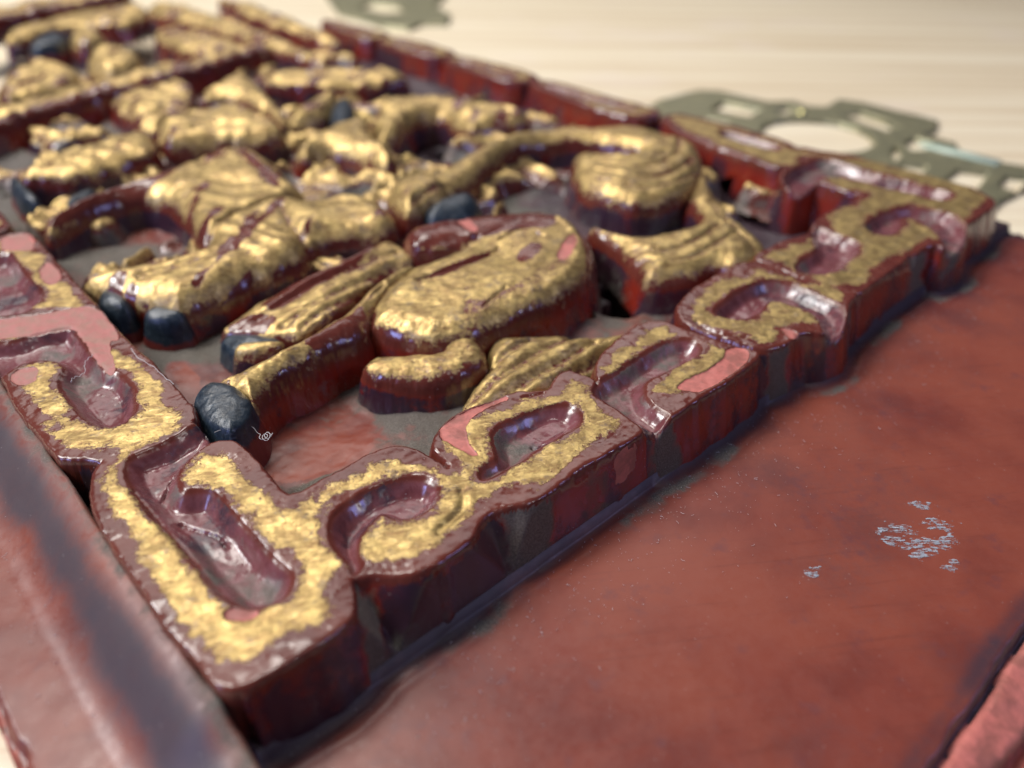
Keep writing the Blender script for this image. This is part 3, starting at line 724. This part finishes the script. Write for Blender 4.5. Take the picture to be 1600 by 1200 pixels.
# pieces further back
back = [
 ('scroll_arm', [(25,270),(35,255),(100,232),(180,207),(215,198),(236,203),(242,226),(200,242),(150,257),(110,268),(70,268)], 1.0, dict(gm=.4)),
 ('petal', [(10,275),(25,268),(40,285),(60,300),(50,308),(25,300)], -1.5, dict(mat=MAT_BLUE, gold=False, flare=5.0, rip=0, r=.8)),
 ('petal', [(95,305),(120,290),(150,283),(140,298),(110,310)], -2.0, dict(mat=MAT_BLUE, gold=False, flare=5.0, rip=0, r=.8)),
 ('carved_plate', [(165,150),(230,125),(295,118),(305,150),(280,178),(240,195),(215,190),(190,170)], -.5, dict(gm=.3, grooves=[([(190,165),(230,180),(260,165)],1.2,1.2)])),
 ('leaf', [(232,190),(270,172),(320,158),(380,156),(430,178),(447,198),(400,208),(340,206),(290,212),(250,215)], 1.5, dict(gm=.4, dome=2.2, grooves=[([(280,198),(340,180),(420,190)],1.2,1.0)])),
 ('scroll_arch', [(305,150),(330,128),(370,106),(392,115),(420,145),(450,175),(440,190),(420,172),(392,156),(355,143),(325,150)], .5, dict(gm=.6)),
 ('leaf', [(440,182),(460,155),(500,140),(536,138),(530,155),(505,172),(470,178)], .5, dict(gm=.6, dome=2.4)),
 ('petal', [(512,170),(525,150),(545,148),(556,165),(548,183),(528,192)], .0, dict(mat=MAT_BLUE, gold=False, flare=5.0, rip=0, r=.8)),
 ('scroll_arm', [(452,228),(480,205),(515,188),(545,185),(560,178),(585,185),(588,205),(612,222),(622,238),(605,246),(565,233),(530,225),(500,225),(475,235)], 1.2, dict(gm=.4, dome=2.4)),
 ('scroll_arm', [(586,205),(580,180),(590,150),(640,140),(720,148),(790,155),(832,172),(820,184),(775,186),(735,196),(712,182),(690,166),(650,172),(622,200)], .0, dict(gm=.5, dome=2.0)),
 ('scroll_arm', [(405,128),(412,112),(480,104),(560,100),(620,104),(642,116),(600,126),(520,130),(450,128)], .2, dict(gm=.7)),
 ('scroll_arm', [(560,215),(600,225),(640,250),(655,280),(640,290),(600,262)], -5, dict(gm=2, dome=1.2)),
 ('dividing_rail', [(-80,210),(0,186),(90,157),(250,118),(410,77),(425,69),(400,66),(330,82),(240,100),(120,130),(0,160),(-80,180)], 1.0, dict(gm=3.2, darkv=.3)),
 ('leaf', [(-20,140),(0,112),(60,88),(110,95),(130,108),(110,130),(50,145),(0,155)], -1.5, dict(gm=.2, dome=2.5, grooves=[([(0,135),(60,112),(110,110)],1.5,1.3)])),
 ('leaf', [(125,92),(135,72),(170,64),(210,72),(228,85),(200,98),(155,100)], .0, dict(gm=.2, dome=2.8)),
 ('petal', [(40,66),(62,52),(98,46),(105,56),(90,66),(55,70)], -1, dict(mat=MAT_BLUE, gold=False, flare=5.0, rip=0, r=.8)),
 ('bud', [(104,56),(108,40),(130,36),(160,40),(162,54),(140,62),(118,62)], .5, dict(gm=.1, dome=2.6)),
 ('dividing_rail', [(-60,40),(0,24),(120,4),(200,-12),(200,-26),(100,-10),(0,8),(-60,24)], 1.0, dict(gm=3.4)),
 ('carved_plate', [(0,60),(20,40),(120,14),(230,4),(228,26),(180,36),(100,34),(40,54)], -2.5, dict(gm=.2)),
 ('scroll_arm', [(232,52),(260,36),(300,40),(370,62),(400,76),(345,82),(290,74)], .0, dict(gm=.5)),
 ('scroll_arm', [(218,12),(260,0),(330,18),(420,46),(470,72),(520,90),(500,96),(440,78),(360,50),(280,28)], .5, dict(gm=.8)),
 ('scroll_arm', [(330,-10),(420,10),(480,34),(540,60),(520,70),(450,44),(370,18)], .0, dict(gm=1.2)),
]
for q, (nm, pts, z, kw) in enumerate(back):
    k = dict(rip=.9, fade=.9, res=.8 if q > 11 else .55, seed=400 + 20 * q, r=1.2, domew=6, wob=.6); k.update(kw)
    carve(nm, pts, z=z, **k)

# ------------------------------------------------------------------ table
V = []; n = 40
tb = []
s = 1600.0
V = [(-s, -s, -26.2), (s, -s, -26.2), (s, s, -26.2), (-s, s, -26.2), (-s, -s, -56), (s, -s, -56), (s, s, -56), (-s, s, -56)]
F = [[0, 1, 2, 3], [7, 6, 5, 4], [0, 4, 5, 1], [1, 5, 6, 2], [2, 6, 7, 3], [3, 7, 4, 0]]
t = mesh_obj('table_top', V, F, MAT_WOOD, smooth=False); t['kind'] = 'structure'

# ------------------------------------------------------------------ brass plates
def plate(name, pts, holes, label, z=-23.9, th=2.2, res=.5, rib=None, rivet=None):
    root = thing(name, label, 'brass plate')
    P = poly(pts, z); c = P.mean(0); root.location = (c[0] * MM, c[1] * MM, (z - th) * MM)
    H = [chaikin(poly(h, z), 1) if len(h) > 6 else poly(h, z) for h in holes]
    xs = np.arange(P[:, 0].min() - 2, P[:, 0].max() + 2, res); ys = np.arange(P[:, 1].min() - 2, P[:, 1].max() + 2, res)
    X, Y = np.meshgrid(xs, ys)
    s = tiles(X, Y, lambda x, y: sdf(x, y, P), 64)
    for h in H: s = np.minimum(s, -tiles(X, Y, lambda x, y: sdf(x, y, h), 64))
    Z = z - .25 * fbm(X, Y, 14, 2) - .5 * (1 - np.clip(s / .9, 0, 1)) ** 2 + np.where(s < 0, 9.0 * s, 0)
    keep = np.maximum(Z[:-1, :-1], Z[1:, 1:]) > z - th - .6
    o = grid_part('plate', X, Y, Z, keep, MAT_BRASS, None, np.zeros(X.shape + (4,)))
    def adopt(o):
        o.parent = root; o.matrix_parent_inverse = Matrix.Translation(-root.location)
    adopt(o)
    if rivet:
        c = np.array(at(*rivet, z)); V = []; F = []
        for i in range(5):
            for k in range(14):
                a = k * math.pi / 7; rr = 2.4 * math.cos(i * .38); V.append((c[0] + rr * math.cos(a), c[1] + rr * math.sin(a), z + 1.5 * math.sin(i * .38)))
        F = [[i * 14 + k, i * 14 + (k + 1) % 14, (i + 1) * 14 + (k + 1) % 14, (i + 1) * 14 + k] for i in range(4) for k in range(14)]
        adopt(mesh_obj('rivet', V, F, MAT_GILT))
    if rib:
        A, B, w = rib
        a = np.array(at(*A, z)); b = np.array(at(*B, z)); d = (b - a) / np.hypot(*(b - a)); nrm = np.array([-d[1], d[0]]) * w
        V = []
        for (p, k, zz) in [(p, k, zz) for zz in (z + .05, z + 1.0) for p in (a, b) for k in (-1, 1)]:
            q = p + nrm * k * (1 if zz < z + .5 else .75); V.append((q[0], q[1], zz))
        F = [[4, 5, 7, 6], [0, 4, 6, 2], [1, 3, 7, 5], [0, 1, 5, 4], [2, 6, 7, 3]]
        adopt(mesh_obj('raised_bar', V, F, MAT_BAR_HIGHLIGHT, smooth=False))
    return root
plate('brass_plate', [(960,215),(1000,175),(1030,155),(1090,140),(1125,141),(1200,158),(1240,156),(1262,164),(1290,166),(1310,154),(1345,158),(1400,172),(1440,180),(1468,188),
      (1462,203),(1440,208),(1495,222),(1500,236),(1520,246),(1600,258),(1660,262),(1620,285),(1565,312),(1540,340),(1400,330),(1250,260),(1100,240)],
      [[(1185,205),(1200,190),(1240,184),(1300,188),(1350,202),(1372,220),(1350,235),(1300,240),(1240,228)],
       [(1310,175),(1345,174),(1380,186),(1405,198),(1385,203),(1350,192)],
       [(1412,222),(1430,214),(1455,220),(1445,234),(1425,234)],
       [(1408,252),(1450,258),(1440,272),(1412,262)],
       [(1470,284),(1500,262),(1545,268),(1530,290),(1510,305)],
       [(1075,200),(1100,182),(1140,190),(1120,204)], [(1110,170),(1130,158),(1190,170),(1170,182)], [(1205,170),(1232,166),(1250,172),(1225,178)],
       [(1392,236),(1404,226),(1412,240),(1400,250)], [(1560,290),(1575,272),(1610,275),(1590,300)]],
      'larger tarnished brass fretwork plate on the pale wood beside the end of the carved border', rib=((1440,226),(1560,256),3.2), rivet=(1253,176))
plate('brass_plate', [(500,-20),(560,-25),(640,-25),(700,-8),(680,8),(705,22),(700,36),(660,36),(640,44),(600,40),(570,30),(530,20)],
      [[(560,10),(580,4),(620,8),(640,18),(600,20)]],
      'blurred small brass plate lying on the wood behind the upper end of the panel', res=1.5)

# ------------------------------------------------------------------ lint, dust fibres, paint smears
random.seed(5)
def board_z(x, y): return -11.9
def curl():
    P = []
    for px, py in [(335,676),(345,672),(358,675),(370,671),(385,666),(396,668),(402,676),(408,678),(404,686),(412,688),(420,682),(414,676),(408,683),(416,690),(424,680),(418,674),(411,680),(420,686),(426,676)]:
        zz = -.8 - 2.6 * min(1, (px - 335) / 75); x, y = at(px, py, zz); P.append((x, y, zz + random.uniform(-.2, .2)))
    return chaikin(np.array(P), 3, False)
o = tube('lint_curl', curl(), .055, MAT_LINT)
o['label'] = 'tiny tangled white lint fibre caught below the dark blue petal'; o['category'] = 'lint'
def hair(pts, z, label):
    P = chaikin(poly(pts, z), 3, False); P = np.hstack([P, np.full((len(P), 1), z) + .15 * np.sin(np.arange(len(P)))[:, None]])
    o = tube('lint_fibre', P, .05, MAT_LINT); o['label'] = label; o['category'] = 'lint'
hair([(145,555),(135,562),(131,572),(135,580),(125,588),(113,590),(111,597)], .6, 'thin pale fibre curving across the recess of the left fret block')
hair([(205,545),(215,560),(240,572),(255,588),(272,600)], .8, 'fine straight fibre along the inner rim of the left fret block')

def specks():
    V = []; F = []
    rng = np.random.default_rng(3)
    for _ in range(2300):
        u = rng.random()
        if u < .5:
            x = rng.uniform(14, 250); y = 60 - abs(rng.normal(0, 10)) - 1
        else:
            y = rng.uniform(25, 150); x = rng.normal(6.5, 4.5)
            if x > 12.5: continue
        if y < 4 or x < -6: continue
        yy = math.hypot(max(13 - x, 0), max(63 - y, 0)) if x < 13 else 63 - y
        z = -11.85 + 2.2 * math.exp(-(yy / 2.6) ** 2) if x > 13 else -8.7 + 6.0 * float(sst((x + 0.5) / 14.0))
        if x > 13 and yy < 3.2: continue
        L = rng.uniform(.04, .12) if rng.random() < .8 else rng.uniform(.15, .4); w = rng.uniform(.014, .034)
        a = rng.uniform(0, math.pi); dx, dy = math.cos(a), math.sin(a); b = len(V); k = rng.uniform(-.5, .5) * L
        for q in (-1, 0, 1):
            cx = x + dx * L * q + (-dy) * k * (q == 0); cy = y + dy * L * q + dx * k * (q == 0)
            V += [(cx - dy * w, cy + dx * w, z + .05), (cx + dy * w, cy - dx * w, z + .05), (cx, cy, z + .05 + 1.6 * w)]
        for q in (0, 3):
            for e in ((0, 1), (1, 2), (2, 0)):
                F.append([b + q + e[0], b + q + e[1], b + q + 3 + e[1], b + q + 3 + e[0]])
    o = mesh_obj('dust', V, F, MAT_LINT); o['kind'] = 'stuff'; o['label'] = 'pale dust and short fibres scattered on the red lacquered margins'
specks()
def smear(cl, seed, thr):
    xs0, ys0 = zip(*[at(x, y, -12) for x, y, _ in cl]); R = max(c[2] for c in cl)
    X, Y = np.meshgrid(np.arange(min(xs0) - R, max(xs0) + R, .1), np.arange(min(ys0) - R, max(ys0) + R, .1))
    m = np.full(X.shape, -9.)
    for (x, y, (r)), a, b in zip(cl, xs0, ys0):
        u = (X - a) * .75 - (Y - b) * .66; v = (X - a) * .66 + (Y - b) * .75
        m = np.maximum(m, 1 - np.hypot(u / r, v / (r * .55)))
    m = m + 1.5 * fbm(X * .75 - Y * .66, (X * .66 + Y * .75) * 1.8, 1.1, seed, 4)
    Z = -11.96 + .25 * fbm(X, Y, 40, 4, 2) + .12 * np.clip(m - thr, 0, .6) + .02
    return into_panel(grid_part('paint_smear', X, Y, Z, (m[:-1, :-1] > thr), MAT_SMEAR, None, np.zeros(X.shape + (4,))))
smear([(1400,828,2.0),(1438,790,1.5),(1450,850,2.4),(1470,822,2.0),(1395,845,1.6),(1480,845,1.6),(1440,868,1.4),(1415,850,1.5)], 9, -.25)
smear([(1482,888,1.1),(1490,880,.8)], 19, -.2)
smear([(1268,898,1.1),(1275,888,.7)], 29, -.2)
print('polys', sum(len(o.data.polygons) for o in SC.objects if o.type == 'MESH'))
